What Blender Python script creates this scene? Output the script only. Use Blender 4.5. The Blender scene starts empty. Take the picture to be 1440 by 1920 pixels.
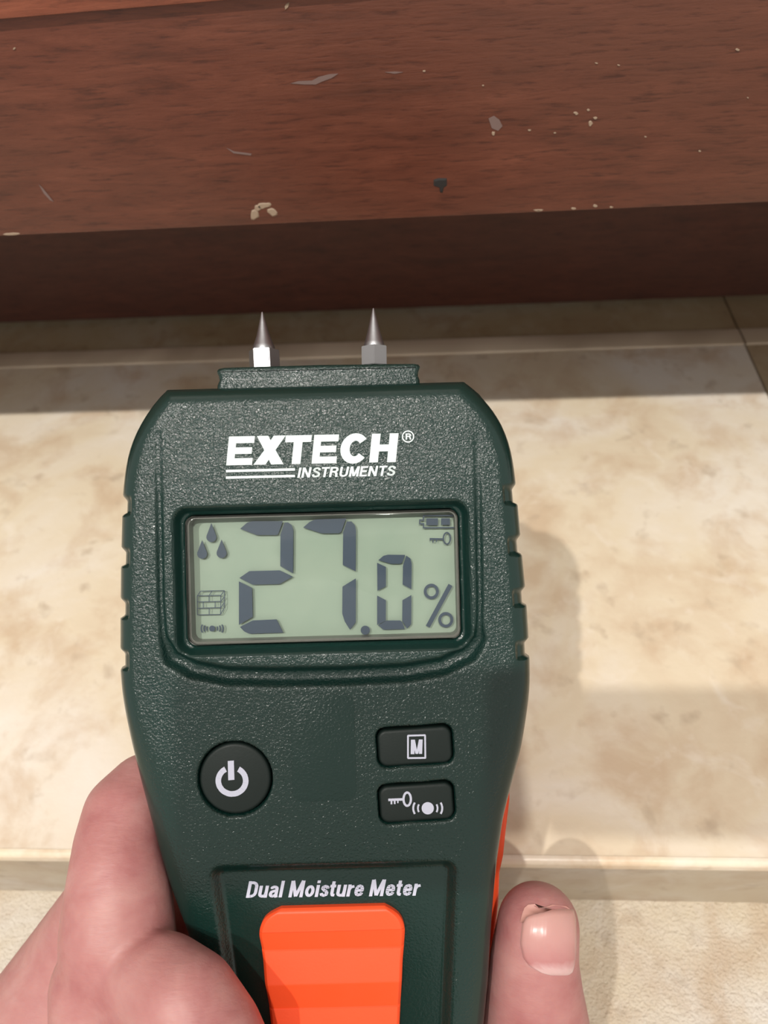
import bpy, bmesh, math, random
import numpy as np
from mathutils import Vector, Matrix

random.seed(7)
scene = bpy.context.scene
col = scene.collection

# ------------------------------------------------------------------ camera
F = 1400.0                      # focal length in pixels of the 1440 x 1920 frame
CAM_H = 0.200
xw = Vector((0.9976, 0.018, -0.0666)).normalized()        # world axes seen from the camera (right, up, forward)
zw = Vector((-0.0627, 0.643, -0.766))
zw = (zw - xw * zw.dot(xw)).normalized()
yw = zw.cross(xw)
if yw.z < 0: yw = -yw
RIGHT = Vector((xw.x, yw.x, zw.x)); UP = Vector((xw.y, yw.y, zw.y)); FWD = Vector((xw.z, yw.z, zw.z))
CAM = Vector((0, 0, CAM_H))
cam_d = bpy.data.cameras.new('camera'); cam = bpy.data.objects.new('camera', cam_d); col.objects.link(cam)
CAM_M = Matrix(((RIGHT.x, UP.x, -FWD.x, CAM.x), (RIGHT.y, UP.y, -FWD.y, CAM.y), (RIGHT.z, UP.z, -FWD.z, CAM.z), (0, 0, 0, 1)))
cam.matrix_world = CAM_M
cam_d.sensor_fit = 'VERTICAL'; cam_d.sensor_height = 24.0; cam_d.lens = 24.0 * F / 1920.0
cam_d.clip_start = 0.002; cam_d.clip_end = 50
cam_d.dof.use_dof = True; cam_d.dof.focus_distance = 0.127; cam_d.dof.aperture_fstop = 17.0
scene.camera = cam

# ------------------------------------------------------------------ light
scene.view_settings.view_transform = 'Standard'
scene.view_settings.look = 'None'
scene.view_settings.exposure = 0.0
scene.view_settings.gamma = 1.0
scene.view_settings.use_curve_mapping = False
world = bpy.data.worlds.new('room_light'); scene.world = world; world.use_nodes = True
world.node_tree.nodes['Background'].inputs[0].default_value = (1.0, 0.95, 0.88, 1)
world.node_tree.nodes['Background'].inputs[1].default_value = 0.78
pd = bpy.data.lights.new('overhead_fill', 'AREA'); pd.shape = 'SQUARE'; pd.size = 1.3; pd.energy = 6; pd.color = (1.0, 0.95, 0.88)  # unseen soft fill light, added overhead for shading contrast
po = bpy.data.objects.new('overhead_fill', pd); po.location = (0, -.35, 2.3); col.objects.link(po)
for off, watt in ((-0.376, 110), (0.0, 95)):          # two ceiling downlights behind the photographer
    ld = bpy.data.lights.new('ceiling_spot', 'POINT'); ld.energy = watt; ld.shadow_soft_size = 0.022; ld.color = (1.0, 0.955, 0.89)
    lo = bpy.data.objects.new('ceiling_spot', ld); lo.location = CAM + 2.1 * (RIGHT * off + UP * 0.2786 - FWD); col.objects.link(lo)

# ------------------------------------------------------------------ helpers
def ray(px, py):
    return (FWD + RIGHT * ((px - 720) / F) - UP * ((py - 960) / F))
def on_z(px, py, z):
    r = ray(px, py); return CAM + r * ((z - CAM.z) / r.z)
def on_y(px, py, y):
    r = ray(px, py); return CAM + r * ((y - CAM.y) / r.y)
def tag(o, label, cat, group=None):
    o['label'] = label; o['category'] = cat
    if group: o['group'] = group
    return o
def link(name, me, mat, parent=None, smooth=True):
    o = bpy.data.objects.new(name, me); col.objects.link(o)
    if mat: me.materials.append(mat)
    if parent: o.parent = parent
    if smooth:
        for p in me.polygons: p.use_smooth = True
    return o
def pydata(name, v, f, mat, parent=None, smooth=True):
    me = bpy.data.meshes.new(name); me.from_pydata([tuple(map(float, q)) for q in v], [], f); me.update()
    return link(name, me, mat, parent, smooth)
def bm_obj(name, bm, mat, parent=None, smooth=True):
    bmesh.ops.recalc_face_normals(bm, faces=bm.faces[:])
    me = bpy.data.meshes.new(name); bm.to_mesh(me); bm.free()
    return link(name, me, mat, parent, smooth)
def split_smooth(o, ang=35):
    for e in o.data.edges: pass
    bm = bmesh.new(); bm.from_mesh(o.data)
    for e in bm.edges:
        if len(e.link_faces) == 2 and e.calc_face_angle(0) > math.radians(ang): e.smooth = False
    bm.to_mesh(o.data); bm.free()
def box_bm(x0, x1, y0, y1, z0, z1, bev=0, seg=3, which=None):
    bm = bmesh.new(); bmesh.ops.create_cube(bm, size=1)
    for v in bm.verts:
        v.co = Vector(((x0 + x1) / 2 + v.co.x * (x1 - x0), (y0 + y1) / 2 + v.co.y * (y1 - y0), (z0 + z1) / 2 + v.co.z * (z1 - z0)))
    if bev:
        es = [e for e in bm.edges if which is None or which(e)]
        bmesh.ops.bevel(bm, geom=es, offset=bev, segments=seg, profile=0.5, affect='EDGES')
    return bm

# ------------------------------------------------------------------ materials
def new_mat(name):
    m = bpy.data.materials.new(name); m.use_nodes = True
    nt = m.node_tree; return m, nt, nt.nodes['Principled BSDF'], nt.nodes, nt.links
def coords(nd, lk, scale=(1, 1, 1), which='Object', rot=(0, 0, 0)):
    tc = nd.new('ShaderNodeTexCoord'); mp = nd.new('ShaderNodeMapping'); mp.inputs['Scale'].default_value = scale
    mp.inputs['Rotation'].default_value = rot
    lk.new(tc.outputs[which], mp.inputs['Vector']); return mp.outputs['Vector']
def noise(nd, lk, vec, scale, detail=4, rough=.55, dist=0):
    n = nd.new('ShaderNodeTexNoise'); n.inputs['Scale'].default_value = scale; n.inputs['Detail'].default_value = detail
    n.inputs['Roughness'].default_value = rough; n.inputs['Distortion'].default_value = dist
    lk.new(vec, n.inputs['Vector']); return n.outputs['Fac']
def ramp(nd, lk, fac, stops):
    r = nd.new('ShaderNodeValToRGB'); e = r.color_ramp.elements
    while len(e) < len(stops): e.new(0.5)
    for el, (p, c) in zip(e, stops): el.position = p; el.color = (*c, 1) if len(c) == 3 else c
    lk.new(fac, r.inputs['Fac']); return r.outputs['Color']
def mixc(nd, lk, fac, a, b, mode='MIX'):
    m = nd.new('ShaderNodeMix'); m.data_type = 'RGBA'; m.blend_type = mode
    for s, v in ((m.inputs[0], fac), (m.inputs[6], a), (m.inputs[7], b)):
        if isinstance(v, (int, float)): s.default_value = v
        elif isinstance(v, tuple): s.default_value = (*v, 1)
        else: lk.new(v, s)
    return m.outputs[2]
def bump(nd, lk, h, strength, dist, normal=None):
    b = nd.new('ShaderNodeBump'); b.inputs['Strength'].default_value = strength; b.inputs['Distance'].default_value = dist
    lk.new(h, b.inputs['Height'])
    if normal: lk.new(normal, b.inputs['Normal'])
    return b.outputs['Normal']
def plain(name, c, rough=.5, metal=0, spec=.5):
    m, nt, b, nd, lk = new_mat(name)
    b.inputs['Base Color'].default_value = (*c, 1); b.inputs['Roughness'].default_value = rough
    b.inputs['Metallic'].default_value = metal; b.inputs['Specular IOR Level'].default_value = spec
    n = noise(nd, lk, coords(nd, lk), 900, 2)
    lk.new(bump(nd, lk, n, .04, .0001), b.inputs['Normal'])
    return m

def stone_mat(name, tint=(.95, .95, .96), rough=.45, fine=0.0, off=0.0, spec=.4):
    m, nt, b, nd, lk = new_mat(name)
    tc = nd.new('ShaderNodeTexCoord'); mp = nd.new('ShaderNodeMapping'); mp.inputs['Location'].default_value = (off, off * .7, 0)
    lk.new(tc.outputs['Object'], mp.inputs['Vector']); v = mp.outputs['Vector']
    big = noise(nd, lk, v, 13, 5, .6, .7)
    base = ramp(nd, lk, big, [(.30, (.68, .54, .38)), (.45, (.76, .65, .48)), (.55, (.79, .70, .565)), (.66, (.83, .77, .68))])
    mid = noise(nd, lk, v, 46, 5, .6, .3)
    base = mixc(nd, lk, ramp(nd, lk, mid, [(.34, (.7,) * 3), (.52, (0,) * 3)]), base, (.60, .44, .29))
    sp = noise(nd, lk, v, 105, 3, .5, .2)
    base = mixc(nd, lk, ramp(nd, lk, sp, [(.60, (0,) * 3), (.74, (.6,) * 3)]), base, (.47, .36, .25))
    wh = noise(nd, lk, v, 70, 4, .6, .8)
    base = mixc(nd, lk, ramp(nd, lk, wh, [(.56, (0,) * 3), (.72, (.5,) * 3)]), base, (.86, .78, .66))
    base = mixc(nd, lk, 1.0, base, tint, 'MULTIPLY')
    lk.new(base, b.inputs['Base Color'])
    b.inputs['Roughness'].default_value = rough; b.inputs['Specular IOR Level'].default_value = spec
    h1 = noise(nd, lk, v, 260, 3, .6)
    nrm = bump(nd, lk, h1, .25 + fine * .4, .0006)
    if fine:
        h2 = noise(nd, lk, v, 1100, 3, .65)
        nrm = bump(nd, lk, h2, fine, .0011, nrm)
    lk.new(nrm, b.inputs['Normal'])
    return m
M_stone = stone_mat('travertine_stone')
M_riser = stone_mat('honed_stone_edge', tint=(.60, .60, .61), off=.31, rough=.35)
M_low = stone_mat('rough_stone', tint=(.84, .84, .85), rough=.2, fine=.9, off=.77, spec=.9)
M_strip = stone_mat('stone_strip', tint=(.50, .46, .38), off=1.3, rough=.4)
M_highlight = stone_mat('stone_edge_highlight', tint=(1.0, .98, .95), off=1.9, rough=.3)  # pale tint paints the bright highlight along the step's front edge
M_streak, _nt, _b, _nd, _lk = new_mat('light_streak_stone')  # pale colour paints a streak of light on the floor under the cabinet
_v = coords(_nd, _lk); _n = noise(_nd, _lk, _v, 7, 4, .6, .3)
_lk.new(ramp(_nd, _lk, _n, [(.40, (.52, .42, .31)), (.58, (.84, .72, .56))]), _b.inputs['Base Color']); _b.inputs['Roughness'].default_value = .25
M_grout = plain('grout', (.33, .27, .21), .9)

def wood_mat(name, dark=1.0, rough=.42, off=0):
    m, nt, b, nd, lk = new_mat(name)
    tc = nd.new('ShaderNodeTexCoord'); mp = nd.new('ShaderNodeMapping')
    mp.inputs['Location'].default_value = (off, 0, off); mp.inputs['Scale'].default_value = (1, 6, 6)
    mp.inputs['Rotation'].default_value = (0, math.radians(1.5), 0)
    lk.new(tc.outputs['Object'], mp.inputs['Vector']); v = mp.outputs['Vector']
    g = noise(nd, lk, v, 40, 6, .68, .4)
    c = ramp(nd, lk, g, [(.28, (.085, .028, .016)), (.45, (.165, .052, .029)), (.58, (.20, .066, .037)), (.75, (.27, .095, .055))])
    big = noise(nd, lk, coords(nd, lk, (1, 1, 2)), 11, 3, .5)
    c = mixc(nd, lk, ramp(nd, lk, big, [(.35, (0,) * 3), (.62, (.55,) * 3)]), c, (.165, .072, .045))
    mp2 = coords(nd, lk, (1, 9, 9))
    f2 = noise(nd, lk, mp2, 120, 4, .7)
    c = mixc(nd, lk, ramp(nd, lk, f2, [(.30, (.75,) * 3), (.47, (0,) * 3)]), c, (.06, .02, .013))
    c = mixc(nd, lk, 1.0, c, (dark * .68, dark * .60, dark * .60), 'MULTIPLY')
    lk.new(c, b.inputs['Base Color']); b.inputs['Roughness'].default_value = rough; b.inputs['Specular IOR Level'].default_value = .4
    lk.new(bump(nd, lk, f2, .25, .0006), b.inputs['Normal'])
    return m
M_wood = wood_mat('mahogany_wood')
M_wood_door = wood_mat('mahogany_door', 1.85, .3, off=.6)
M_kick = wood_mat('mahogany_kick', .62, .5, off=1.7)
M_chip = plain('bare_wood_chip', (.30, .22, .155), .7)
M_scuff = plain('grey_scuff', (.16, .105, .095), .6)
M_burn = plain('black_nick', (.012, .010, .010), .7)

# ------------------------------------------------------------------ structure: stone step
Y_EDGE = on_z(720, 1616, 0).y
Y_KICK = on_z(720, 588, 0).y
Y_STRIP = on_z(720, 668, 0).y
j0 = on_z(1391, 613, 0); j1 = on_z(1440, 762, 0)
X_J = (j0.x + j1.x) / 2
low_z = -(CAM_H - on_y(720, 1688, Y_EDGE).z)
LOWZ = on_y(720, 1684, Y_EDGE).z
floor = bm_obj('floor', box_bm(-.7, .7, Y_EDGE + .006, Y_KICK + .10, LOWZ - .03, -.0025), M_grout, smooth=False)
floor['kind'] = 'structure'
Y_EDG0 = on_z(720, 640, 0).y
front_top = lambda e: all(abs(v.co.y - Y_EDGE) < 1e-5 for v in e.verts) and all(abs(v.co.z) < 1e-5 for v in e.verts)
M_dark_tile = stone_mat('brown_stone', tint=(.62, .58, .52), off=2.6)
for (a, b_, m_) in ((-.62, X_J - .0004, M_stone), (X_J + .0004, .62, M_dark_tile)):
    o = bm_obj('stone_tile', box_bm(a, b_, Y_EDGE + .0021, Y_STRIP - .0003, -.010, 0), m_, floor, False)
    o = bm_obj('edge_highlight', box_bm(a, b_, Y_EDGE, Y_EDGE + .0020, -.0036, .0002, .0014, 4, lambda e: all(abs(v.co.y - Y_EDGE) < 1e-5 and v.co.z > 0 for v in e.verts)), M_highlight, floor); split_smooth(o, 50)
    o = bm_obj('light_streak_strip', box_bm(a, b_, Y_STRIP, Y_EDG0, -.010, .0006, .0006, 3, lambda e: all(v.co.z > .0003 for v in e.verts) and abs(e.verts[0].co.y - e.verts[1].co.y) < 1e-6), M_streak, floor); split_smooth(o, 50)
    o = bm_obj('threshold_tile', box_bm(a, b_, Y_EDG0 + .0003, Y_KICK + .02, -.010, 0), M_strip, floor, False)
r1 = bm_obj('riser_tile', box_bm(-.62, .62, Y_EDGE + .0004, Y_EDGE + .006, LOWZ, -.0037), M_riser, floor, False)
floor2 = bm_obj('floor', box_bm(-.7, .7, -.6, Y_EDGE + .004, LOWZ - .03, LOWZ - .012), M_grout, smooth=False)
floor2['kind'] = 'structure'
bm_obj('stone_tile', box_bm(-.62, .62, -.55, Y_EDGE + .0004, LOWZ - .012, LOWZ), M_low, floor2, smooth=False)

# ------------------------------------------------------------------ structure-like thing: wooden cabinet with toe kick
cab = bpy.data.objects.new('vanity_cabinet', None); col.objects.link(cab)
tag(cab, 'dark red mahogany cabinet base with a recessed toe kick above the stone step', 'cabinet')
Y_FACE = 0.168
Z_BOT = on_y(720, 412, Y_FACE).z
Z_TOP = on_y(0, 40, Y_FACE - .012).z
cab.location = (0, Y_KICK, .0025)
cab_inv = Matrix.Translation(-cab.location)
def cpart(name, bm, mat, ang=40):
    bmesh.ops.transform(bm, matrix=cab_inv, verts=bm.verts[:])
    o = bm_obj(name, bm, mat, cab); split_smooth(o, ang); return o
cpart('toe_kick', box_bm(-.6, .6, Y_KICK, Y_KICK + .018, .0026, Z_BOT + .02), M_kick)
cpart('bottom_rail', box_bm(-.6, .6, Y_FACE, Y_FACE + .02, Z_BOT, Z_BOT + .085, .0006, 2), M_wood)
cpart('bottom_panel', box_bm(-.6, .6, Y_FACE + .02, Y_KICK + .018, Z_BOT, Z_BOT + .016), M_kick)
dl = on_y(0, 38, Y_FACE - .0015); dr = on_y(455, 0, Y_FACE - .0015)
bm = box_bm(-.6, .6, Y_FACE - .0015, Y_FACE, 0, .25, .0007, 2)
sl = (dr.z - dl.z) / (dr.x - dl.x)
for v in bm.verts: v.co.z += dl.z + sl * (v.co.x - dl.x)
cpart('door', bm, M_wood_door)

def blob(name, pts, y, thick, mat):
    """small irregular flat chip or scuff on the wooden rail face, outline from frame points"""
    vs = [on_y(px, py, y) for px, py in pts]
    c = sum(vs, Vector()) / len(vs); n = len(vs)
    v = [p - cab.location for p in vs] + [(c + (p - c) * .75 + Vector((0, -thick, 0))) - cab.location for p in vs]
    f = [(i, (i + 1) % n, n + (i + 1) % n, n + i) for i in range(n)] + [tuple(range(n, 2 * n))]
    return pydata(name, v, f, mat, cab, False)
def oval(cx, cy, rx, ry, rot=0, n=9):
    out = []
    for i in range(n):
        a = 2 * math.pi * i / n; k = random.uniform(.75, 1.2)
        x, y = rx * k * math.cos(a), ry * k * math.sin(a); r = math.radians(rot)
        out.append((cx + x * math.cos(r) - y * math.sin(r), cy + x * math.sin(r) + y * math.cos(r)))
    return out
for (cx, cy, rx, ry, rot) in [(a, b_, c_ * .8, d_ * .8, e_) for a, b_, c_, d_, e_ in [(538, 11, 5, 10, 30), (27, 91, 4, 2.5, -20), (1080, 212, 6, 4, 20), (1107, 231, 5, 8, 5), (1103, 206, 4, 2.5, 0),
                              (1116, 221, 5, 3, 0), (993, 244, 4, 2, 0), (1383, 93, 5, 3, 20), (1118, 118, 4, 1.6, 10), (1160, 122, 4, 1.6, 10),
                              (795, 133, 4, 1.8, 0), (906, 160, 3, 1.8, 0), (925, 250, 4, 5, 0), (1210, 256, 3, 1.6, 0), (1402, 183, 3, 1.6, 10), (1040, 249, 3, 1.6, 0),
                              (1116, 386, 6, 4, 0), (1075, 391, 6, 2.5, 0), (1010, 394, 12, 2.5, 0), (1146, 388, 4, 2, 0), (1010, 395, 5, 2, 0), (22, 439, 22, 3, -3), (1312, 283, 3, 2, 0)]]:
    blob('paint_chip', oval(cx, cy, rx, ry, rot), Y_FACE, .0002, M_chip)
for (cx, cy, rx, ry, rot) in [(478, 402, 8, 10, 30), (494, 385, 13, 6, -5), (511, 397, 10, 7, 35), (484, 390, 7, 6, 0)]:
    blob('paint_chip', oval(cx, cy, rx, ry, rot, 11), Y_FACE, .0002, M_chip)
for pts in ([(545, 156), (560, 152), (585, 151), (598, 144), (618, 139), (634, 138), (622, 146), (603, 153), (592, 158), (570, 158)],
            [(425, 277), (440, 284), (458, 286), (472, 288), (470, 291), (455, 289), (438, 287)],
            [(916, 222), (926, 217), (936, 224), (942, 236), (934, 245), (922, 240)],
            [(73, 345), (80, 352), (90, 364), (101, 378), (94, 375), (82, 362)],
            [(722, 135), (740, 134), (756, 135), (740, 138)]):
    vs = [on_y(px, py, Y_FACE) for px, py in pts]
    v = [p - cab.location for p in vs] + [p + Vector((0, -.00012, 0)) - cab.location for p in vs]; n = len(vs)
    pydata('scuff_mark', v, [(i, (i + 1) % n, n + (i + 1) % n, n + i) for i in range(n)] + [tuple(range(n, 2 * n))], M_scuff, cab, False)
blob('black_nick', [(813, 337), (822, 334), (838, 334), (838, 348), (832, 352), (830, 362), (825, 361), (824, 352), (813, 348)], Y_FACE, .0002, M_burn)

# ------------------------------------------------------------------ the moisture meter
DM = 0.125
K = DM / F                       # metres per pixel unit on the meter's front plane
ROLL = math.radians(1.55)
U0, V0 = 610.0, 1100.0
meter = bpy.data.objects.new('moisture_meter', None); col.objects.link(meter)
tag(meter, 'dark green handheld moisture meter with grey display, two steel pins and orange grips', 'meter')
LOCM = Matrix.Translation(Vector(((U0 - 720) * K, -(V0 - 960) * K, -DM))) @ Matrix.Rotation(ROLL, 4, 'Z')
meter.matrix_world = CAM_M @ LOCM
cr, sr = math.cos(ROLL), math.sin(ROLL)
def L(px, py, z=0.0):
    """frame point at height z (pixel units above the front plane) -> meter local pixel units (u right, v up)"""
    s = (F - z) / F
    x = (px - 720) * s + 720 - U0; y = -((py - 960) * s + 960 - V0)
    return (x * cr + y * sr, -x * sr + y * cr)
def L3(px, py, z=0.0):
    u, v = L(px, py, z); return (u * K, v * K, z * K)

def plastic_mat(name, c, rough, grain, gscale=2400, spec=.5, masked=False):
    m, nt, b, nd, lk = new_mat(name)
    b.inputs['Base Color'].default_value = (*c, 1); b.inputs['Specular IOR Level'].default_value = spec
    v = coords(nd, lk)
    n = noise(nd, lk, v, gscale, 2.5, .55, .5)
    r = noise(nd, lk, v, 300, 3, .6)
    mr = nd.new('ShaderNodeMapRange'); mr.inputs[3].default_value = rough - .06; mr.inputs[4].default_value = rough + .06
    lk.new(r, mr.inputs[0]); lk.new(mr.outputs[0], b.inputs['Roughness'])
    if masked:
        at = nd.new('ShaderNodeAttribute'); at.attribute_name = 'grain'
        mu = nd.new('ShaderNodeMath'); mu.operation = 'MULTIPLY'; lk.new(n, mu.inputs[0]); lk.new(at.outputs['Fac'], mu.inputs[1]); n = mu.outputs[0]
    lk.new(bump(nd, lk, n, grain, .00031), b.inputs['Normal'])
    return m
M_green = plastic_mat('green_textured_plastic', (.0050, .0235, .0190), .20, .62, masked=True, spec=.48)
M_green2 = plastic_mat('green_grained_plastic', (.0050, .0235, .0190), .20, .55, spec=.48)
M_button = plastic_mat('green_rubber_button', (.0055, .0125, .0105), .5, .06, spec=.36)
M_orange = plastic_mat('orange_rubber', (.92, .085, .018), .5, .05)
M_print = plain('white_print', (.62, .70, .70), .6)
M_print2 = plain('pale_violet_print', (.56, .58, .70), .6)
M_steel, _nt, _b, _nd, _lk = new_mat('pin_steel')
_b.inputs['Base Color'].default_value = (.33, .33, .34, 1); _b.inputs['Metallic'].default_value = 1; _b.inputs['Roughness'].default_value = .42
_n = noise(_nd, _lk, coords(_nd, _lk, (1, 8, 1)), 700, 3); _lk.new(bump(_nd, _lk, _n, .15, .0001), _b.inputs['Normal'])

# outline of the head and handle (frame points)
left_pts = [(318, 731), (305, 741), (285, 768), (268, 794), (254, 823), (244, 852), (238, 885), (234, 920), (232, 980), (230, 1060), (229, 1160), (229, 1250), (232, 1290), (239, 1335),
            (250, 1390), (264, 1450), (282, 1520), (301, 1590), (319, 1650), (337, 1700), (358, 1755), (378, 1815), (396, 1880), (410, 1940), (424, 2010), (436, 2080), (446, 2180)]
right_pts = [(868, 716), (885, 727), (910, 754), (932, 783), (946, 811), (957, 844), (963, 878), (967, 915), (973, 980), (979, 1050), (985, 1110), (989, 1170), (992, 1230), (993, 1262), (991, 1300),
             (985, 1347), (976, 1402), (960, 1462), (943, 1529), (932, 1604), (925, 1673), (920, 1740), (915, 1830), (906, 1920), (899, 2000), (893, 2080), (889, 2180)]
ZE = -46.0
Lp = np.array([L(x, y, ZE) for x, y in left_pts]); Rp = np.array([L(x, y, ZE) for x, y in right_pts])
vtop = min(Lp[0, 1], Rp[0, 1]); Lp[0, 1] = Rp[0, 1] = vtop
vbot = max(Lp[-1, 1], Rp[-1, 1])
NV, NU = 440, 300
vs = np.linspace(vtop, vbot, NV)
def smooth1(a, n=5):
    k = np.ones(2 * n + 1) / (2 * n + 1); p = np.concatenate([np.full(n, a[0]) , a, np.full(n, a[-1])])
    # keep end slopes
    p[:n] = a[0] - (a[1:n + 1][::-1] - a[0]); p[-n:] = a[-1] - (a[-n - 1:-1][::-1] - a[-1])
    return np.convolve(p, k, 'valid')
le = smooth1(np.interp(-vs, -Lp[:, 1], Lp[:, 0])); re = smooth1(np.interp(-vs, -Rp[:, 1], Rp[:, 0]))
outline = np.array([(a, b) for a, b in zip(le, vs)] + [(a, b) for a, b in zip(re[::-1], vs[::-1])])
# grip notches
def notch(v, y0, y1):
    return np.clip((y0 - v) / 10 + .0, 0, 1) * np.clip((v - y1) / 4, 0, 1)
notL = np.zeros(NV); notR = np.zeros(NV)
for (a, b) in ((930, 966), (1025, 1061), (1119, 1156), (1212, 1250)):
    notL += notch(vs, L(240, a, ZE)[1], L(240, b, ZE)[1])
for (a, b) in ((908, 946), (1003, 1039), (1099, 1134), (1194, 1230)):
    notR += notch(vs, L(960, a, ZE)[1], L(960, b, ZE)[1])
tt = np.linspace(0, 1, NU); tt = .62 * tt + .38 * (.5 - .5 * np.cos(np.pi * tt))
U = le[:, None] + (re - le)[:, None] * tt[None, :]
V = np.repeat(vs[:, None], NU, 1)
def seg_dist(U, V, poly, closed=False):
    d = np.full(U.shape, 1e9); n = len(poly)
    for i in range(n - (0 if closed else 1)):
        a = poly[i]; b = poly[(i + 1) % n]; ab = b - a; l2 = max((ab ** 2).sum(), 1e-9)
        t = np.clip(((U - a[0]) * ab[0] + (V - a[1]) * ab[1]) / l2, 0, 1)
        d = np.minimum(d, np.hypot(U - a[0] - t * ab[0], V - a[1] - t * ab[1]))
    return d
oc = np.concatenate([outline[:NV][::-1][::6][:-1], [outline[0], outline[2 * NV - 1]], outline[NV:][::-1][::6]])
oc = np.concatenate([np.array([(a, b) for a, b in zip(le, vs)])[::-1][::5], [[le[0], vs[0]]], [[re[0], vs[0]]], np.array([(a, b) for a, b in zip(re, vs)])[::5]])
E = seg_dist(U, V, oc)
def sstep(x, a, b):
    t = np.clip((x - a) / (b - a), 0, 1); return t * t * (3 - 2 * t)
def rrect_sd(U, V, cx, cy, hw, hh, r, rot=0.0):
    c, s = math.cos(rot), math.sin(rot); x = (U - cx) * c + (V - cy) * s; y = -(U - cx) * s + (V - cy) * c
    qx = np.abs(x) - hw + r; qy = np.abs(y) - hh + r
    return np.hypot(np.maximum(qx, 0), np.maximum(qy, 0)) + np.minimum(np.maximum(qx, qy), 0) - r
Rb = 42 + 40 * sstep(-V, 200, 420)
q = np.clip(1 - E / Rb, 0, 1)
Z = -46.0 * (1 - np.sqrt(np.maximum(1 - q ** 2.2, 0)))
# side grip grooves
bandL = 1 - sstep(U - le[:, None], 22, 29); bandR = 1 - sstep(re[:, None] - U, 26, 34)
Z -= 9 * notL[:, None] * bandL + 9 * notR[:, None] * bandR
Usil = U + 7 * notL[:, None] * np.clip(1 - (U - le[:, None]) / 29, 0, 1) - 7 * notR[:, None] * np.clip(1 - (re[:, None] - U) / 34, 0, 1)
# U-shaped groove round the display
gp = np.array([L(*p) for p in [(296, 815), (298, 900), (299, 1000), (301, 1120), (306, 1195), (322, 1233), (362, 1256), (425, 1268), (520, 1270), (640, 1268), (760, 1262),
                               (830, 1250), (878, 1226), (899, 1196), (900, 1120), (898, 1000), (896, 900), (894, 815)]])
gd = seg_dist(U, V, gp)
fade = sstep(-V, -270, -60)
bot = sstep(-V, 70, 140)
wd = 6 + 9 * bot
Z -= (7 + 13 * bot) * (.2 + .8 * fade) * np.exp(-(gd / wd) ** 4)
# display window
wc = np.array([L(343, 967, -20), L(859, 954, -20), L(866, 1197, -20), L(354, 1212, -20)])
WCX, WCY = wc.mean(0); WHW = (np.linalg.norm(wc[1] - wc[0]) + np.linalg.norm(wc[2] - wc[3])) / 4; WHH = (np.linalg.norm(wc[3] - wc[0]) + np.linalg.norm(wc[2] - wc[1])) / 4
sd = rrect_sd(U, V, WCX, WCY, WHW + 19, WHH + 17, 30)
Z -= 24 * sstep(-sd, 0, 13)
sd2 = rrect_sd(U, V, WCX, WCY, WHW + 1, WHH + 1, 20)
Z -= 60 * sstep(-sd2, 0, 4)
# buttons wells
PB = L(440, 1461); MB_ = L(778, 1399); KB = L(781, 1505)
rp = np.hypot(U - PB[0], V - PB[1])
Z -= 26 * sstep(72 - rp, 0, 5)
BT = math.radians(2.3)
for c in (MB_, KB):
    sdb = rrect_sd(U, V, c[0], c[1], 74, 39, 20, BT)
    Z -= 26 * sstep(-sdb, 0, 5)
# lower recess
lp = np.array([L(*p) for p in [(386, 1622), (862, 1610), (838, 2200), (470, 2200)]])
def poly_sd(U, V, poly):
    ds = []; n = len(poly); cen = poly.mean(0); r = 30
    for i in range(n):
        a, b = poly[i], poly[(i + 1) % n]; nrm = np.array([b[1] - a[1], -(b[0] - a[0])]); nrm /= np.linalg.norm(nrm)
        if ((cen - a) * nrm).sum() > 0: nrm = -nrm
        ds.append((U - a[0]) * nrm[0] + (V - a[1]) * nrm[1])
    dy = np.maximum(ds[0], ds[2]) + r; dx = np.maximum(ds[1], ds[3]) + r
    return np.hypot(np.maximum(dx, 0), np.maximum(dy, 0)) + np.minimum(np.maximum(dx, dy), 0) - r
dA = poly_sd(U, V, lp)
rec = sstep(-dA, 0, 24)
Z -= 22 * rec
# mesh: front surface, side walls and back
front = np.stack([Usil * K, V * K, Z * K], -1).reshape(-1, 3)
THICK = 270.0
idx = np.arange(NV * NU).reshape(NV, NU)
faces = np.stack([idx[:-1, :-1], idx[1:, :-1], idx[1:, 1:], idx[:-1, 1:]], -1).reshape(-1, 4).tolist()
ring = list(idx[:, 0]) + list(idx[-1, 1:]) + list(idx[::-1, -1][1:]) + list(idx[0, ::-1][1:-1])
verts = [tuple(p) for p in front]
prev = ring; cx0 = float(np.mean(front[:, 0]))
for zz, ins in ((-80, 2), (-130, 6), (-190, 16), (-240, 34), (-262, 58), (-THICK, 90)):
    base = len(verts); cur = []
    for i, r_ in enumerate(ring):
        x, y, z = front[r_]
        ux, uy = x / K, y / K
        fx = max(0.2, 1 - ins / 330.0); fy = -ins if y > 0 else ins * .2
        verts.append(((cx0 / K + (ux - cx0 / K) * fx) * K, (uy + (fy * .8 if y > .02 else 0)) * K, zz * K)); cur.append(base + i)
    n = len(ring)
    for i in range(n): faces.append((prev[i], cur[i], cur[(i + 1) % n], prev[(i + 1) % n])[::-1])
    prev = cur
faces.append(tuple(prev))
housing = pydata('housing', verts, faces, M_green, meter)
bm = bmesh.new(); bm.from_mesh(housing.data); bmesh.ops.recalc_face_normals(bm, faces=bm.faces[:]); bm.to_mesh(housing.data); bm.free()
for p in housing.data.polygons: p.use_smooth = True
gr = np.zeros(len(housing.data.vertices)); gr[:NV * NU] = (sstep(E, 22, 40) * (1 - .35 * sstep(-V, 250, 480)) * np.where((sd < 0), .25, 1) * (1 - .6 * rec)).reshape(-1)
ga = housing.data.attributes.new('grain', 'FLOAT', 'POINT'); ga.data.foreach_set('value', gr.astype(np.float32))

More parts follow.
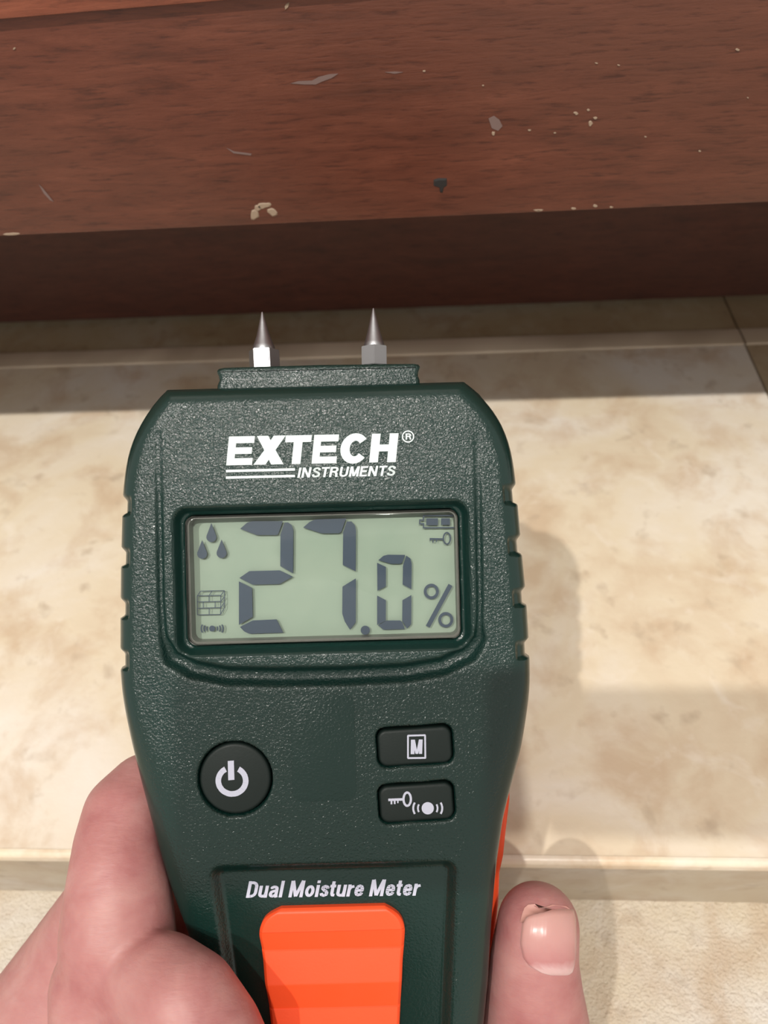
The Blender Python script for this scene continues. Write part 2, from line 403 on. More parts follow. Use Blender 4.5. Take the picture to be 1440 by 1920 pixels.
# ---- small builders in meter space
def prism(name, pts, z0, z1, mat, parent, bev=0, smooth=False, raw=False):
    """solid between heights z0 < z1 from an outline of frame points (or local points when raw)"""
    P = [p if raw else L(p[0], p[1], z1) for p in pts]
    bm = bmesh.new()
    a = [bm.verts.new((u * K, v * K, z1 * K)) for u, v in P]
    f = bm.faces.new(a)
    ext = bmesh.ops.extrude_face_region(bm, geom=[f])
    for e in ext['geom']:
        if isinstance(e, bmesh.types.BMVert): e.co.z = z0 * K
    if bev:
        top = [e for e in bm.edges if all(abs(v.co.z - z1 * K) < 1e-9 for v in e.verts)]
        bmesh.ops.bevel(bm, geom=top, offset=bev * K, segments=4, profile=.5, affect='EDGES')
    o = bm_obj(name, bm, mat, parent, smooth)
    if smooth: split_smooth(o, 40)
    return o
def circ(c, r, n=40, ry=None, a0=0, a1=2 * math.pi, end=False):
    ry = ry or r
    m = n if not end else n + 1
    return [(c[0] + r * math.cos(a0 + (a1 - a0) * i / n), c[1] + ry * math.sin(a0 + (a1 - a0) * i / n)) for i in range(m)]
def rrect(c, hw, hh, r, rot=0, n=6):
    out = []
    for (sx, sy, a) in ((1, 1, 0), (-1, 1, 90), (-1, -1, 180), (1, -1, 270)):
        for i in range(n + 1):
            t = math.radians(a + 90 * i / n); out.append((sx * (hw - r) + r * math.cos(t), sy * (hh - r) + r * math.sin(t)))
    c_, s_ = math.cos(rot), math.sin(rot)
    return [(c[0] + x * c_ - y * s_, c[1] + x * s_ + y * c_) for x, y in out]
def flat(name, polys, z, mat, parent, th=.6, raw=False):
    """thin print made of several closed outlines joined into one part"""
    v, f = [], []; z0 = z; cnt = 0
    for pts in polys:
        P = [p if raw else L(p[0], p[1], z) for p in pts]; n = len(P); b = len(v)
        ar = sum(P[i][0] * P[(i + 1) % n][1] - P[(i + 1) % n][0] * P[i][1] for i in range(n))
        if ar < 0: P = P[::-1]
        z = z0 + (cnt * 4 % 11) * .035; cnt += 1
        v += [(u * K, w * K, z * K) for u, w in P] + [(u * K, w * K, (z - th) * K) for u, w in P]
        f.append(tuple(range(b, b + n)))
        f += [(b + i, b + n + i, b + n + (i + 1) % n, b + (i + 1) % n) for i in range(n)]
    return pydata(name, v, f, mat, parent, False)
def stroke(pts, w):
    """polyline -> list of quads"""
    out = []
    for (x0, y0), (x1, y1) in zip(pts, pts[1:]):
        l = math.hypot(x1 - x0, y1 - y0) or 1; nx, ny = -(y1 - y0) / l * w / 2, (x1 - x0) / l * w / 2
        out.append([(x0 + nx, y0 + ny), (x1 + nx, y1 + ny), (x1 - nx, y1 - ny), (x0 - nx, y0 - ny)])
    return out
def ringpolys(c, rx, ry, w, n=28, a0=0, a1=360):
    out = []
    for i in range(n):
        a, b = math.radians(a0 + (a1 - a0) * i / n), math.radians(a0 + (a1 - a0) * (i + 1) / n)
        out.append([(c[0] + rx * math.cos(a), c[1] + ry * math.sin(a)), (c[0] + rx * math.cos(b), c[1] + ry * math.sin(b)),
                    (c[0] + (rx - w) * math.cos(b), c[1] + (ry - w) * math.sin(b)), (c[0] + (rx - w) * math.cos(a), c[1] + (ry - w) * math.sin(a))])
    return out

# ---- pin block and electrode pins
blk = [(409, 690), (420, 688), (600, 684.5), (776, 680.5), (785, 682), (788.5, 687), (785, 696), (784, 703), (787, 711), (789, 735), (405, 744), (406, 722), (410, 712), (408, 704), (405, 698), (406, 693)]
prism('pin_block', blk, -150, -40, M_green2, meter, 9, True)
def pin(cx_top, y_tip, y_base, y_bot, r_cone, r_hex, rot, lean):
    z = -92
    top = L(cx_top[0], y_tip, z); base = L(cx_top[1], y_base, z); bot_ = L(cx_top[2], y_bot + 6, z)
    def ringv(c, r, n, ph=0): return [((c[0] + r * math.cos(ph + 2 * math.pi * i / n)) * K, c[1] * K, (z + r * math.sin(ph + 2 * math.pi * i / n)) * K) for i in range(n)]
    v, f = [], []; n = 28
    prof = [(0.0, 1.2), (.03, 2.2), (.3, 7.2), (.62, 13.2), (.86, r_cone - 2), (.93, r_cone), (1.0, r_cone)]
    for i, (t, r) in enumerate(prof):
        c = (top[0] + (base[0] - top[0]) * t, top[1] + (base[1] - top[1]) * t); v += ringv(c, r, n)
        if i: f += [((i - 1) * n + j, (i - 1) * n + (j + 1) % n, i * n + (j + 1) % n, i * n + j) for j in range(n)]
    f.append(tuple(range(n)))
    o = pydata('electrode_pin', v, f, M_steel, meter); split_smooth(o, 40)
    bm = bmesh.new(); b1 = [bm.verts.new(p) for p in ringv(base, r_hex, 6, rot)]; b2 = [bm.verts.new(p) for p in ringv(bot_, r_hex, 6, rot)]
    bm.faces.new(b1); bm.faces.new(b2)
    for j in range(6): bm.faces.new((b1[j], b1[(j + 1) % 6], b2[(j + 1) % 6], b2[j]))
    bmesh.ops.bevel(bm, geom=[e for e in bm.edges], offset=1.2 * K, segments=2, affect='EDGES')
    h = bm_obj('hex_nut', bm, M_steel, o, False)
pin((491.5, 495, 497), 585, 657, 688, 22, 31, math.radians(3), 0)
pin((700, 701.5, 702), 578, 651, 681, 20.5, 28.5, math.radians(31), 0)

# ---- display
M_lcd, _nt, _b, _nd, _lk = new_mat('lcd_reflector')
_v = coords(_nd, _lk); _n = noise(_nd, _lk, _v, 120, 3); _lk.new(ramp(_nd, _lk, _n, [(.3, (.27, .345, .275)), (.7, (.305, .375, .30))]), _b.inputs['Base Color']); _b.inputs['Roughness'].default_value = .55
M_seg = plain('lcd_segment_ink', (.017, .038, .074), .5)
M_glass = bpy.data.materials.new('clear_window'); M_glass.use_nodes = True
_nt = M_glass.node_tree; _nt.nodes.clear()
_o = _nt.nodes.new('ShaderNodeOutputMaterial'); _mx = _nt.nodes.new('ShaderNodeMixShader'); _t = _nt.nodes.new('ShaderNodeBsdfTransparent'); _g = _nt.nodes.new('ShaderNodeBsdfGlossy')
_fr = _nt.nodes.new('ShaderNodeFresnel'); _fr.inputs['IOR'].default_value = 1.38; _g.inputs['Roughness'].default_value = .04
_t.inputs['Color'].default_value = (.97, .98, .97, 1)
_nt.links.new(_fr.outputs[0], _mx.inputs[0]); _nt.links.new(_t.outputs[0], _mx.inputs[1]); _nt.links.new(_g.outputs[0], _mx.inputs[2]); _nt.links.new(_mx.outputs[0], _o.inputs['Surface'])
prism('display_window', rrect((WCX, WCY), WHW - .5, WHH - .5, 18), -27, -14, M_glass, meter, 7, True, raw=True)
ZB, ZS = -62.0, -51.0
lcd = prism('display_panel', rrect((WCX, WCY), WHW - 2, WHH - 2, 16), -80, ZB, M_lcd, meter, 0, False, raw=True)
o_ = rrect((WCX, WCY), WHW - 1, WHH - 1, 17); i_ = rrect((WCX, WCY), WHW - 6, WHH - 6, 13); n = len(o_)
v4 = [(u * K, w * K, z * K) for z, ps in ((-29, o_), (-29, i_), (-64, i_), (-64, o_)) for u, w in ps]
f4 = [(k * n + i, k * n + (i + 1) % n, ((k + 1) % 4) * n + (i + 1) % n, ((k + 1) % 4) * n + i) for k in range(4) for i in range(n)]
pydata('display_frame', v4, f4, plain('clear_frame_plastic', (.13, .125, .11), .35), meter, False)
A = lambda pts: [(330 + x / 4.8, 940 + y / 4.8) for x, y in pts]
B = lambda pts: [(590 + x / 4.8, 940 + y / 4.8) for x, y in pts]
segs = [A([(577, 247), (640, 192), (680, 179), (962, 178), (918, 297), (900, 303), (725, 303)]),
        A([(978, 190), (1010, 190), (1042, 215), (1056, 258), (1053, 648), (938, 582), (940, 300)]),
        A([(570, 690), (660, 628), (935, 621), (1052, 678), (930, 745), (690, 750)]),
        A([(566, 720), (684, 780), (690, 1040), (566, 1112)]),
        A([(575, 1130), (690, 1072), (905, 1062), (965, 1182), (660, 1192), (612, 1170)]),
        [(568.5, 989), (580, 979), (590, 974), (649, 972), (640, 997), (635, 1000), (603, 1000)],
        B([(290, 182), (330, 180), (362, 215), (371, 260), (369, 630), (253, 572), (256, 280)]),
        B([(371, 693), (369, 1090), (318, 1156), (270, 1080), (248, 1010), (250, 768)]),
        B([(572, 530), (620, 490), (660, 480), (815, 482), (785, 555), (760, 563), (690, 563)]),
        B([(825, 488), (862, 515), (873, 560), (871, 792), (792, 748), (795, 580)]),
        B([(562, 553), (641, 590), (641, 765), (564, 806)]),
        B([(562, 848), (641, 890), (640, 1075), (562, 1112)]),
        B([(871, 843), (869, 1105), (832, 1146), (788, 1075), (790, 890)]),
        B([(570, 1115), (650, 1072), (770, 1072), (790, 1090), (812, 1150), (620, 1156)]),
        B(circ((455, 1160), 41, 24))]
for s_ in segs: flat('lcd_segment', [s_], ZS, M_seg, lcd, .4)
def drop(cx, tip, cy, r):
    pts = [(cx, tip)] + [(cx + r * math.sin(math.radians(a)), cy - r * math.cos(math.radians(a))) for a in range(62, 299, 12)]
    return A(pts)
for d_ in ((318, 195, 322, 45), (235, 348, 472, 45), (410, 343, 466, 45)): flat('water_drop_icon', [drop(*d_)], ZS, M_seg, lcd, .4)
bl = []
for p in ([(192, 850), (405, 846)], [(192, 905), (405, 900)], [(192, 962), (405, 956)], [(192, 1022), (400, 1018)], [(192, 850), (192, 1022)], [(403, 846), (400, 1018)],
          [(192, 850), (222, 808)], [(222, 808), (435, 803)], [(405, 846), (435, 803)], [(435, 803), (435, 960)], [(400, 1018), (435, 960)], [(405, 900), (435, 858)], [(405, 956), (435, 910)],
          [(298, 848), (298, 902)], [(298, 848), (325, 806)], [(245, 904), (245, 960)], [(352, 902), (352, 957)], [(298, 960), (298, 1020)]):
    bl += [A(q_) for q_ in stroke(p, 7)]
flat('brick_wall_icon', bl, ZS, M_seg, lcd, .3)
sg = [A(circ((325, 1145), 27, 20))]
for sgn in (-1, 1):
    for k_, r_ in enumerate((56, 80, 104)):
        a_ = (0 if sgn > 0 else 180); sg += [A(q_) for q_ in ringpolys((325, 1145), r_, r_ * .85, 13, 8, a_ - 26, a_ + 26)]
flat('signal_icon', sg, ZS, M_seg, lcd, .3)
bt = []
for p in ([(975, 128), (1262, 128)], [(975, 238), (1262, 236)], [(1262, 122), (1262, 242)], [(980, 125), (980, 168)], [(980, 200), (980, 240)], [(942, 168), (986, 168)], [(942, 202), (986, 202)], [(946, 165), (946, 205)]):
    bt += [B(q_) for q_ in stroke(p, 12)]
bt += [B([(1005, 152), (1110, 152), (1110, 214), (1005, 214)]), B([(1138, 152), (1218, 152), (1218, 212), (1138, 212)])]
flat('battery_icon', bt, ZS, M_seg, lcd, .3)
ky = [B(q_) for q_ in ringpolys((1190, 333), 38, 58, 13)] + [B(q_) for q_ in stroke([(1035, 337), (1155, 340)], 15)] + [B(q_) for q_ in stroke([(1066, 340), (1066, 372)], 10) + stroke([(1096, 340), (1096, 366)], 10) + stroke([(1042, 337), (1042, 356)], 10)]
flat('key_icon', ky, ZS, M_seg, lcd, .3)
pc = [B(q_) for q_ in ringpolys((1050, 811), 68, 70, 26) + ringpolys((1180, 1066), 68, 70, 26) + stroke([(1018, 1128), (1222, 752)], 40)]
flat('percent_sign', pc, ZS, M_seg, lcd, .3)

# ---- buttons
def dome_button(name, pts, z0, z1, bev):
    return prism(name, pts, z0, z1, M_button, meter, bev, True, raw=True)
pb = dome_button('power_button', circ(PB, 67.5, 56), -40, -3, 7)
ps = ringpolys((435, 1464), 31, 30, 10.5, 30, -62, 242) + [[(427, 1427), (438.5, 1426), (439.5, 1462), (428, 1463)]]
flat('power_symbol', ps, -2.2, M_print2, pb, .9)
mb = dome_button('memory_button', rrect((MB_[0], MB_[1] - 2), 70, 35, 17, BT), -40, -3, 7)
fr = []
for p in ([(764.5, 1379.5), (797.5, 1378.5)], [(797, 1378), (797.5, 1422)], [(798, 1421), (764.5, 1421.5)], [(765, 1422), (765, 1379)]):
    fr += stroke(p, 3.2)
mm = [[(770, 1414), (770.5, 1387), (777.5, 1387), (777, 1414)], [(785.5, 1413.5), (786, 1386.5), (792.5, 1386.5), (791.5, 1413.5)],
      [(772, 1387), (778, 1387), (783, 1413.5), (779, 1413.5)], [(785.5, 1386.5), (791, 1386.5), (784, 1413.5), (780, 1413.5)]]
flat('memory_symbol', fr + mm, -2.2, M_print2, mb, .9)
kb = dome_button('key_button', rrect((KB[0], KB[1] - 2), 70, 35, 17, BT), -40, -3, 7)
ks = ringpolys((763.5, 1498.5), 9, 14.5, 4.2) + stroke([(728, 1500), (755, 1499)], 4.5) + stroke([(734, 1500), (734, 1508)], 3.2) + stroke([(740, 1500), (740, 1507.5)], 3.2) + stroke([(746, 1500), (746, 1506)], 2.5)
ks += [circ((802, 1515.5), 11.5, 24)]
for sgn in (-1, 1):
    a_ = 0 if sgn > 0 else 180
    ks += ringpolys((802, 1515.5), 20, 18, 3.2, 8, a_ - 26, a_ + 26) + ringpolys((802, 1515.5), 29, 25, 3.6, 8, a_ - 27, a_ + 27)
flat('key_signal_symbol', ks, -2.2, M_print2, kb, .9)
# faint moulded rectangle between the buttons
pl = prism('moulded_plate', rrect(L(606, 1402), 60, 100, 20), -6, .5, plastic_mat('green_fine_plastic', (.0050, .0235, .0190), .26, .33, spec=.42), meter, .4, True, raw=True)

# ---- lettering
def glyphs(x, y, w, h, sh, table):
    """polygons given in a unit cell -> frame points along the printed line (rises to the right)"""
    out = []
    for poly in table:
        out.append([(x + gx * w + (gy) * h * sh, y - gy * h - (gx * w) * 0.0) for gx, gy in poly])
    return out
GE = [[(0, 0), (.30, 0), (.30, 1), (0, 1)], [(.30, 0), (1, 0), (1, .24), (.30, .24)], [(.30, .385), (.94, .385), (.94, .615), (.30, .615)], [(.30, .76), (1, .76), (1, 1), (.30, 1)]]
GX = [[(0, 0), (.41, 0), (.70, .5), (.5, .5), (.32, .5)], [(.32, .5), (.5, .5), (.70, .5), (.41, 1), (.02, 1)], [(.32, .5), (.60, 0), (1.02, 0), (.70, .5)], [(.32, .5), (.70, .5), (1.0, 1), (.59, 1)]]
GT = [[(.33, 0), (.67, 0), (.67, .76), (.33, .76)], [(0, .76), (1, .76), (1, 1), (0, 1)]]
GH = [[(0, 0), (.33, 0), (.33, 1), (0, 1)], [(.67, 0), (1, 0), (1, 1), (.67, 1)], [(.33, .38), (.67, .38), (.67, .62), (.33, .62)]]
GC = []
for i in range(22):
    a, b = math.radians(38 + (322 - 38) * i / 22), math.radians(38 + (322 - 38) * (i + 1) / 22)
    GC.append([(.5 + .5 * math.cos(a), .5 + .53 * math.sin(a)), (.5 + .5 * math.cos(b), .5 + .53 * math.sin(b)), (.52 + .19 * math.cos(b), .5 + .27 * math.sin(b)), (.52 + .19 * math.cos(a), .5 + .27 * math.sin(a))])
polys = []
def baseline(x): return 872.5 - (x - 425) * .0195
for g, x0, w in ((GE, 424, 48.5), (GX, 475, 55.5), (GT, 530.5, 49), (GE, 584, 46.5), (GC, 635.5, 53), (GH, 692, 50)):
    base = [[(gx, gy) for gx, gy in p] for p in g]
    for p in base:
        polys.append([(x0 + gx * w + gy * 54 * .10, baseline(x0 + gx * w) - gy * 54) for gx, gy in p])
polys += stroke([(423.5, 883.2), (553, 880.2)], 4.6) + stroke([(423.5, 895.6), (553, 892.4)], 4.6)
flat('brand_lettering', polys, .9, M_print, meter, 1.2)
flat('registered_ring', ringpolys((765, 818.5), 11.6, 11.4, 2.2, 32), .9, M_print, meter, 1.2)
def arc(cx, cy, rx, ry, a0, a1, n=10):
    return [(cx + rx * math.cos(math.radians(a0 + (a1 - a0) * i / n)), cy + ry * math.sin(math.radians(a0 + (a1 - a0) * i / n))) for i in range(n + 1)]
FONT = {   # centre lines of a condensed grotesque: advance width, strokes
 'D': (.56, [[(.1, 0), (.1, 1)], [(.1, .91), (.24, .91)] + arc(.24, .66, .20, .25, 90, 0) + arc(.24, .34, .20, .25, 0, -90) + [(.1, .09)]]),
 'u': (.51, [[(.1, .72), (.1, .23)] + arc(.24, .22, .14, .14, 180, 350) + [(.38, .3)], [(.39, 0), (.39, .72)]]),
 'a': (.50, [arc(.24, .52, .13, .12, 165, 0) + [(.37, .40), (.37, .12), (.40, 0)], [(.37, .40), (.24, .39), (.13, .33)] + arc(.22, .205, .12, .125, 160, 350)]),
 'l': (.23, [[(.1, 0), (.1, 1)]]), ' ': (.24, []),
 'M': (.76, [[(.1, 0), (.1, 1)], [(.12, 1), (.36, .05)], [(.36, .05), (.60, 1)], [(.62, 0), (.62, 1)]]),
 'o': (.50, [arc(.24, .36, .145, .275, 0, 360, 20)]),
 'i': (.23, [[(.1, 0), (.1, .72)], [(.1, .84), (.1, 1)]]),
 's': (.45, [[(.35, .50), (.33, .59), (.22, .64), (.12, .59), (.11, .50), (.17, .42), (.27, .35), (.34, .26), (.33, .14), (.22, .085), (.11, .12), (.08, .23)]]),
 't': (.33, [[(.14, .93), (.14, .2), (.18, .10), (.28, .09)], [(.0, .64), (.28, .64)]]),
 'r': (.35, [[(.1, 0), (.1, .72)], [(.1, .42), (.16, .57), (.32, .62)]]),
 'e': (.50, [[(.1, .37), (.38, .37), (.37, .50), (.32, .60), (.24, .635), (.15, .59), (.11, .48), (.10, .36), (.11, .22), (.16, .12), (.25, .085), (.34, .13), (.38, .23)]]),
 'I': (.28, [[(.1, 0), (.1, 1)]]),
 'N': (.74, [[(.1, 0), (.1, 1)], [(.11, .97), (.55, .03)], [(.56, 0), (.56, 1)]]),
 'S': (.66, [[(.52, .70), (.49, .84), (.33, .92), (.16, .86), (.12, .72), (.19, .60), (.34, .52), (.48, .42), (.54, .28), (.48, .13), (.31, .08), (.14, .14), (.09, .30)]]),
 'T': (.62, [[(.0, .92), (.58, .92)], [(.29, 0), (.29, .9)]]),
 'R': (.72, [[(.1, 0), (.1, 1)], [(.1, .92), (.36, .92)] + arc(.37, .72, .16, .20, 90, -90) + [(.1, .52)], [(.38, .5), (.50, .36), (.55, 0)]]),
 'U': (.72, [[(.1, 1), (.1, .32)] + arc(.325, .31, .225, .23, 180, 360) + [(.55, 1)]]),
 'E': (.62, [[(.1, 0), (.1, 1)], [(.1, .92), (.54, .92)], [(.1, .51), (.50, .51)], [(.1, .08), (.55, .08)]]),
}
def text_part(name, body, px, py, width, height, z, mat, parent, shear, t, slope):
    polys, pen = [], 0.0
    for ch in body:
        adv, strokes = FONT[ch]
        for st in strokes:
            st = [(x + pen, y) for x, y in st]
            polys += stroke(st, t)
            polys += [circ(p, t / 2, 8) for p in st[1:-1]]
        pen += adv
    k = width / pen
    out = [[(px + x * k + y * height * shear, py - y * height + x * k * slope) for x, y in p] for p in polys]
    return flat(name, out, z, mat, parent, 1.0)
text_part('instruments_lettering', 'INSTRUMENTS', 557, 895.8, 184, 19, .9, M_print, meter, .20, .165, -.0215)
text_part('registered_letter', 'R', 760.2, 824.3, 12.5, 11.5, .9, M_print, meter, 0, .17, -.02)
text_part('meter_name_lettering', 'Dual Moisture Meter', 460, 1683.5, 326, 31, -20.6, M_print2, meter, .20, .155, -.0125)

# ---- orange grips
ol = [(527, 1702), (500, 1715), (489, 1733), (485.5, 1753), (489, 1775), (493, 1800), (497, 1840), (501, 1867), (508, 1920), (516, 1990), (522, 2060), (528, 2130)]
orr = [(721, 1697), (741.5, 1707), (754, 1721), (759.5, 1741), (758, 1770), (755, 1801), (753.5, 1835), (752, 1864), (749, 1920), (746, 1990), (742, 2060), (738, 2130)]
zi = -14.0
Lo = np.array([L(x, y, zi) for x, y in ol]); Ro = np.array([L(x, y, zi) for x, y in orr]); Lo[0, 1] = Ro[0, 1] = (Lo[0, 1] + Ro[0, 1]) / 2
nv, nu = 230, 50
v_ = np.linspace(Lo[0, 1], max(Lo[-1, 1], Ro[-1, 1]), nv)
l_ = np.interp(-v_, -Lo[:, 1], Lo[:, 0]); r_ = np.interp(-v_, -Ro[:, 1], Ro[:, 0])
l_ = smooth1(l_, 4); r_ = smooth1(r_, 4)
t_ = np.linspace(0, 1, nu); t_ = .5 * t_ + .5 * (.5 - .5 * np.cos(np.pi * t_))
UU = l_[:, None] + (r_ - l_)[:, None] * t_; VV = np.repeat(v_[:, None], nu, 1)
ee = np.minimum(np.minimum(UU - l_[:, None], r_[:, None] - UU) * .95, (v_[0] - VV))
ph = (((L(620, 1787, 0)[1] - VV) / 111.0) % 1.0)
prof = np.where(ph < .55, ph / .55 * .35, .35 + (ph - .55) / .40 * -1.0)
prof = np.where(ph < .55, 2 + 7 * (ph / .55), 9 - 9 * ((ph - .55) / .45))
prof = np.where(VV > L(620, 1749, 0)[1], 9.0, prof)
ZZ = zi + prof - 7 * np.clip(1 - ee / 7, 0, 1) ** 2
g = np.stack([UU * K, VV * K, ZZ * K], -1).reshape(-1, 3); ii = np.arange(nv * nu).reshape(nv, nu)
fc = np.stack([ii[:-1, :-1], ii[1:, :-1], ii[1:, 1:], ii[:-1, 1:]], -1).reshape(-1, 4).tolist()
rg = list(ii[:, 0]) + list(ii[-1, 1:]) + list(ii[::-1, -1][1:]) + list(ii[0, ::-1][1:-1]); vv = [tuple(p) for p in g]; b0 = len(vv)
vv += [(g[r][0], g[r][1], -34 * K) for r in rg]
fc += [(rg[i], rg[(i + 1) % len(rg)], b0 + (i + 1) % len(rg), b0 + i) for i in range(len(rg))]
fg = pydata('front_grip', vv, fc, M_orange, meter); split_smooth(fg, 30)
bk = [(700, 1470), (930, 1452), (957, 1468), (955, 1500), (950, 1560), (943, 1605), (938, 1640), (936, 1700), (930, 1752), (921, 1800), (913, 1835), (904, 1900), (896, 2000), (888, 2120), (560, 2140), (560, 1960), (530, 1740), (500, 1560), (510, 1480)]
prism('back_grip', bk, -330, -170, M_orange, meter, 12, True)

# ------------------------------------------------------------------ the hand
M_skin, nt_, b_s, nd, lk = new_mat('skin')
v = coords(nd, lk)
n1 = noise(nd, lk, v, 75, 4, .6, .4); n2 = noise(nd, lk, v, 260, 3, .6)
c = ramp(nd, lk, n1, [(.30, (.36, .128, .128)), (.5, (.43, .188, .18)), (.7, (.49, .26, .24))])
c = mixc(nd, lk, ramp(nd, lk, n2, [(.4, (0,) * 3), (.75, (.35,) * 3)]), c, (.51, .27, .24))
lk.new(c, b_s.inputs['Base Color']); b_s.inputs['Roughness'].default_value = .48; b_s.inputs['Specular IOR Level'].default_value = .4
b_s.inputs['Subsurface Weight'].default_value = .35; b_s.inputs['Subsurface Radius'].default_value = (1.0, .35, .2); b_s.inputs['Subsurface Scale'].default_value = .0014
w1 = noise(nd, lk, coords(nd, lk, (.35, 1.6, 1)), 900, 4, .6, .3)
w2 = noise(nd, lk, v, 2200, 2, .5)
lk.new(bump(nd, lk, w2, .08, .0002, bump(nd, lk, w1, .22, .0004)), b_s.inputs['Normal'])

hb = bmesh.new()
def H3(px, py, z): 
    s = (F - z) / F; return Vector(((px - 720) * s, -(py - 960) * s, z - F))      # camera space, pixel units
def ball(p, r, sc=(1, 1, 1)):
    m = Matrix.Translation(p) @ Matrix.Diagonal((r * sc[0], r * sc[1], r * sc[2], 1))
    bmesh.ops.create_icosphere(hb, subdivisions=3, radius=1, matrix=m)
def chain(pts, sc=(1, 1, 1)):
    """pts: (px, py, z, apparent radius)"""
    for a, b in zip(pts, pts[1:]):
        pa, pb = H3(*a[:3]), H3(*b[:3]); ra, rb = a[3] * (F - a[2]) / F, b[3] * (F - b[2]) / F
        n = max(2, int((pb - pa).length / (min(ra, rb) * .16)))
        for i in range(n + 1):
            t = i / n; ball(pa.lerp(pb, t), ra + (rb - ra) * t, sc)
# index finger lying up the left edge of the meter
chain([(318, 1448, -170, 46), (268, 1480, -145, 66), (236, 1526, -108, 79), (224, 1580, -75, 83), (221, 1625, -50, 88), (222, 1680, -35, 98), (221, 1745, -25, 106), (225, 1830, -30, 108), (250, 1960, -140, 115), (330, 2110, -260, 125)])
# thick fleshy base bulging over the meter's lower left edge
chain([(188, 1846, -14, 92), (248, 1842, 18, 90), (303, 1847, 62, 93), (346, 1888, 98, 104), (384, 1958, 115, 112), (405, 2040, 70, 125), (400, 2140, -80, 150)], (1, 1, .9))
chain([(188, 1858, -10, 94), (205, 1950, 5, 108), (260, 2060, -60, 140), (380, 2160, -150, 165)], (1, 1, .9))
chain([(290, 1940, 62, 105), (310, 2040, 30, 140)], (1, 1, .9))
# next finger behind on the left, passing behind the handle
chain([(212, 1718, -290, 104), (150, 1830, -290, 122), (80, 1962, -280, 148), (120, 2080, -280, 150), (330, 2170, -300, 150)])
chain([(212, 1718, -330, 92), (330, 1690, -420, 84), (480, 1720, -440, 80)])
# little finger, curled under the handle
chain([(330, 2170, -330, 110), (200, 2230, -330, 92), (300, 2290, -250, 80), (420, 2300, -200, 70)])
# finger with the bitten nail on the right
chain([(1009, 1735, -95, 77), (1001, 1800, -95, 83), (1002, 1860, -98, 91), (1005, 1920, -105, 100), (1010, 2010, -140, 104), (970, 2120, -240, 118), (800, 2200, -320, 150)])
# palm and wrist
chain([(380, 2160, -300, 160), (600, 2200, -330, 165), (800, 2200, -320, 150)])
chain([(600, 2200, -320, 190), (620, 2420, -60, 230), (620, 2700, 420, 330)], (1, 1, .75))
me = bpy.data.meshes.new('hand'); 
bmesh.ops.scale(hb, vec=(K, K, K), verts=hb.verts[:]); hb.to_mesh(me); hb.free()
tmp = bpy.data.objects.new('tmp', me); col.objects.link(tmp)
md = tmp.modifiers.new('r', 'REMESH'); md.mode = 'VOXEL'; md.voxel_size = 6.5 * K
ms = tmp.modifiers.new('s', 'SMOOTH'); ms.iterations = 16; ms.factor = .5
dg = bpy.context.evaluated_depsgraph_get(); hm = bpy.data.meshes.new_from_object(tmp.evaluated_get(dg))
bpy.data.objects.remove(tmp)
hand = bpy.data.objects.new('hand', hm); col.objects.link(hand); hm.materials.clear(); hm.materials.append(M_skin)
for p in hm.polygons: p.use_smooth = True
hand.matrix_world = CAM_M
tag(hand, 'bare hand gripping the moisture meter from both sides, one short bitten nail showing', 'hand')

# fingernail: curved plate laid over the finger's surface
bpy.context.view_layer.update()
M_nail, nt_, b_n, nd, lk = new_mat('fingernail')
vn = coords(nd, lk, which='UV')
sx = nd.new('ShaderNodeSeparateXYZ'); lk.new(vn, sx.inputs[0])
wob = noise(nd, lk, vn, 5, 2)
ad = nd.new('ShaderNodeMath'); ad.operation = 'MULTIPLY_ADD'; ad.inputs[1].default_value = .16; lk.new(wob, ad.inputs[0]); lk.new(sx.outputs[1], ad.inputs[2])
cn = ramp(nd, lk, ad.outputs[0], [(.05, (.60, .40, .385)), (.20, (.58, .37, .36)), (.32, (.46, .20, .195)), (.6, (.52, .27, .25)), (1.0, (.56, .31, .275))])
lk.new(cn, b_n.inputs['Base Color']); b_n.inputs['Roughness'].default_value = .27; b_n.inputs['Subsurface Weight'].default_value = .2; b_n.inputs['Subsurface Scale'].default_value = .001
b_n.inputs['Subsurface Radius'].default_value = (1, .4, .3)
ridge = nd.new('ShaderNodeTexNoise'); ridge.inputs['Scale'].default_value = 9; mpn = nd.new('ShaderNodeMapping'); mpn.inputs['Scale'].default_value = (1, .06, 1); lk.new(vn, mpn.inputs[0]); lk.new(mpn.outputs[0], ridge.inputs['Vector'])
lk.new(bump(nd, lk, ridge.outputs['Fac'], .2, .0003), b_n.inputs['Normal'])
NX, NY = 24, 28
def nail_pt(s, t):
    """s -1..1 across, t 0 (base) .. 1 (bitten end); frame point"""
    left = np.interp(t, [0, .06, .16, .3, .55, .85, 1], [1040, 1014, 992, 979, 973, 977, 986])
    right = np.interp(t, [0, .06, .16, .3, .55, .85, 1], [1062, 1074, 1079, 1082, 1083, 1082, 1077])
    y = 1831 - t * (1831 - 1716); x = left + (right - left) * (s + 1) / 2
    y += -(s + 1) / 2 * 14 * t - 5 * (1 - s * s) * (t > .5) * (t - .5) * 2
    return x, y
nvv, nuv = [], []
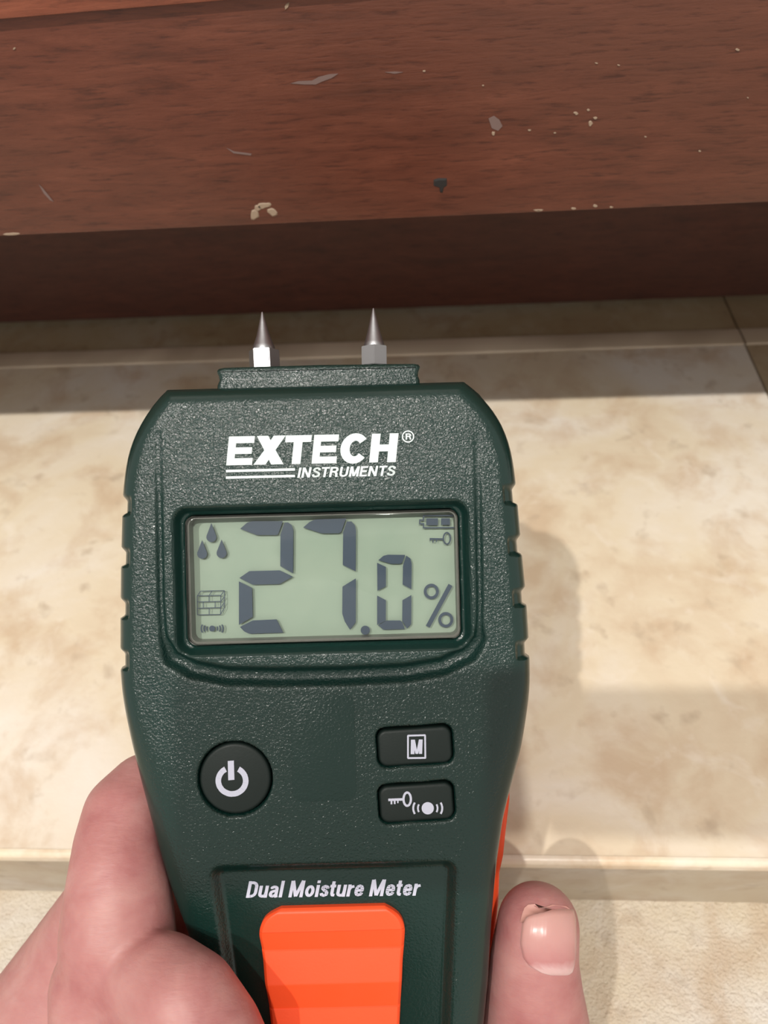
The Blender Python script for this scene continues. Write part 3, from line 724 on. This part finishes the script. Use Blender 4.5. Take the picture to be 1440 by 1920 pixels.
for j in range(NY + 1):
    for i in range(NX + 1):
        s, t = -1 + 2 * i / NX, j / NY
        x, y = nail_pt(s, t)
        d = Vector(((x - 720) / F, -(y - 960) / F, -1))
        ok, loc, nor, fi = hand.ray_cast(Vector((0, 0, 0)), d)
        if not ok: loc = nvv[-1] if nvv else Vector(d * DM); nor = Vector((0, 0, 1))
        edge = min(1 - abs(s), min(t, 1 - t) * 2)
        nvv.append(Vector(loc) + nor * K * (-1.5 + 5.5 * min(1, edge / .12)) if ok else Vector(loc)); nuv.append(((s + 1) / 2, t))
nf = [(j * (NX + 1) + i, j * (NX + 1) + i + 1, (j + 1) * (NX + 1) + i + 1, (j + 1) * (NX + 1) + i) for j in range(NY) for i in range(NX)]
nail = pydata('fingernail', nvv, nf, M_nail, hand)
nail['label'] = 'short bitten fingernail'
uvl = nail.data.uv_layers.new(name='UVMap')
for lp_ in nail.data.loops: uvl.data[lp_.index].uv = nuv[lp_.vertex_index]

# torn skin along the bitten end of the nail
tp = [(976, 1729), (980, 1714), (984, 1703), (991, 1697), (1003, 1696), (1010, 1703), (1022, 1702), (1035, 1697), (1060, 1700), (1077, 1713),
      (1060, 1708), (1035, 1706), (1020, 1711), (1008, 1714), (992, 1719), (981, 1731)]
tv = []
for x, y in tp:
    d = Vector(((x - 720) / F, -(y - 960) / F, -1)); ok, loc, nor, fi = hand.ray_cast(Vector((0, 0, 0)), d)
    tv.append((loc, nor))
nn = len(tp); vv = [l_ + n_ * K * 2.2 for l_, n_ in tv] + [l_ - n_ * K * 2 for l_, n_ in tv]
pairs = [(i, i + 1, nn - 2 - i, nn - 1 - i) for i in range(nn // 2 - 1)]
pydata('torn_skin', vv, [p_ for p_ in pairs] + [(i, (i + 1) % nn, nn + (i + 1) % nn, nn + i) for i in range(nn)], plain('dry_skin', (.50, .255, .215), .55), hand)

# ------------------------------------------------------------------ unseen block added behind the lens to shade the step
blocker_o = bm_obj('shadow_blocker', box_bm(-.033, .034, -.023, .012, .010, .018, .0035, 3), plain('blocker_black', (.02, .02, .022), .3))
blocker_o.matrix_world = CAM_M
tag(blocker_o, 'unseen black block behind the lens, added to shade the step', 'camera')  # added shadow blocker, not a real camera
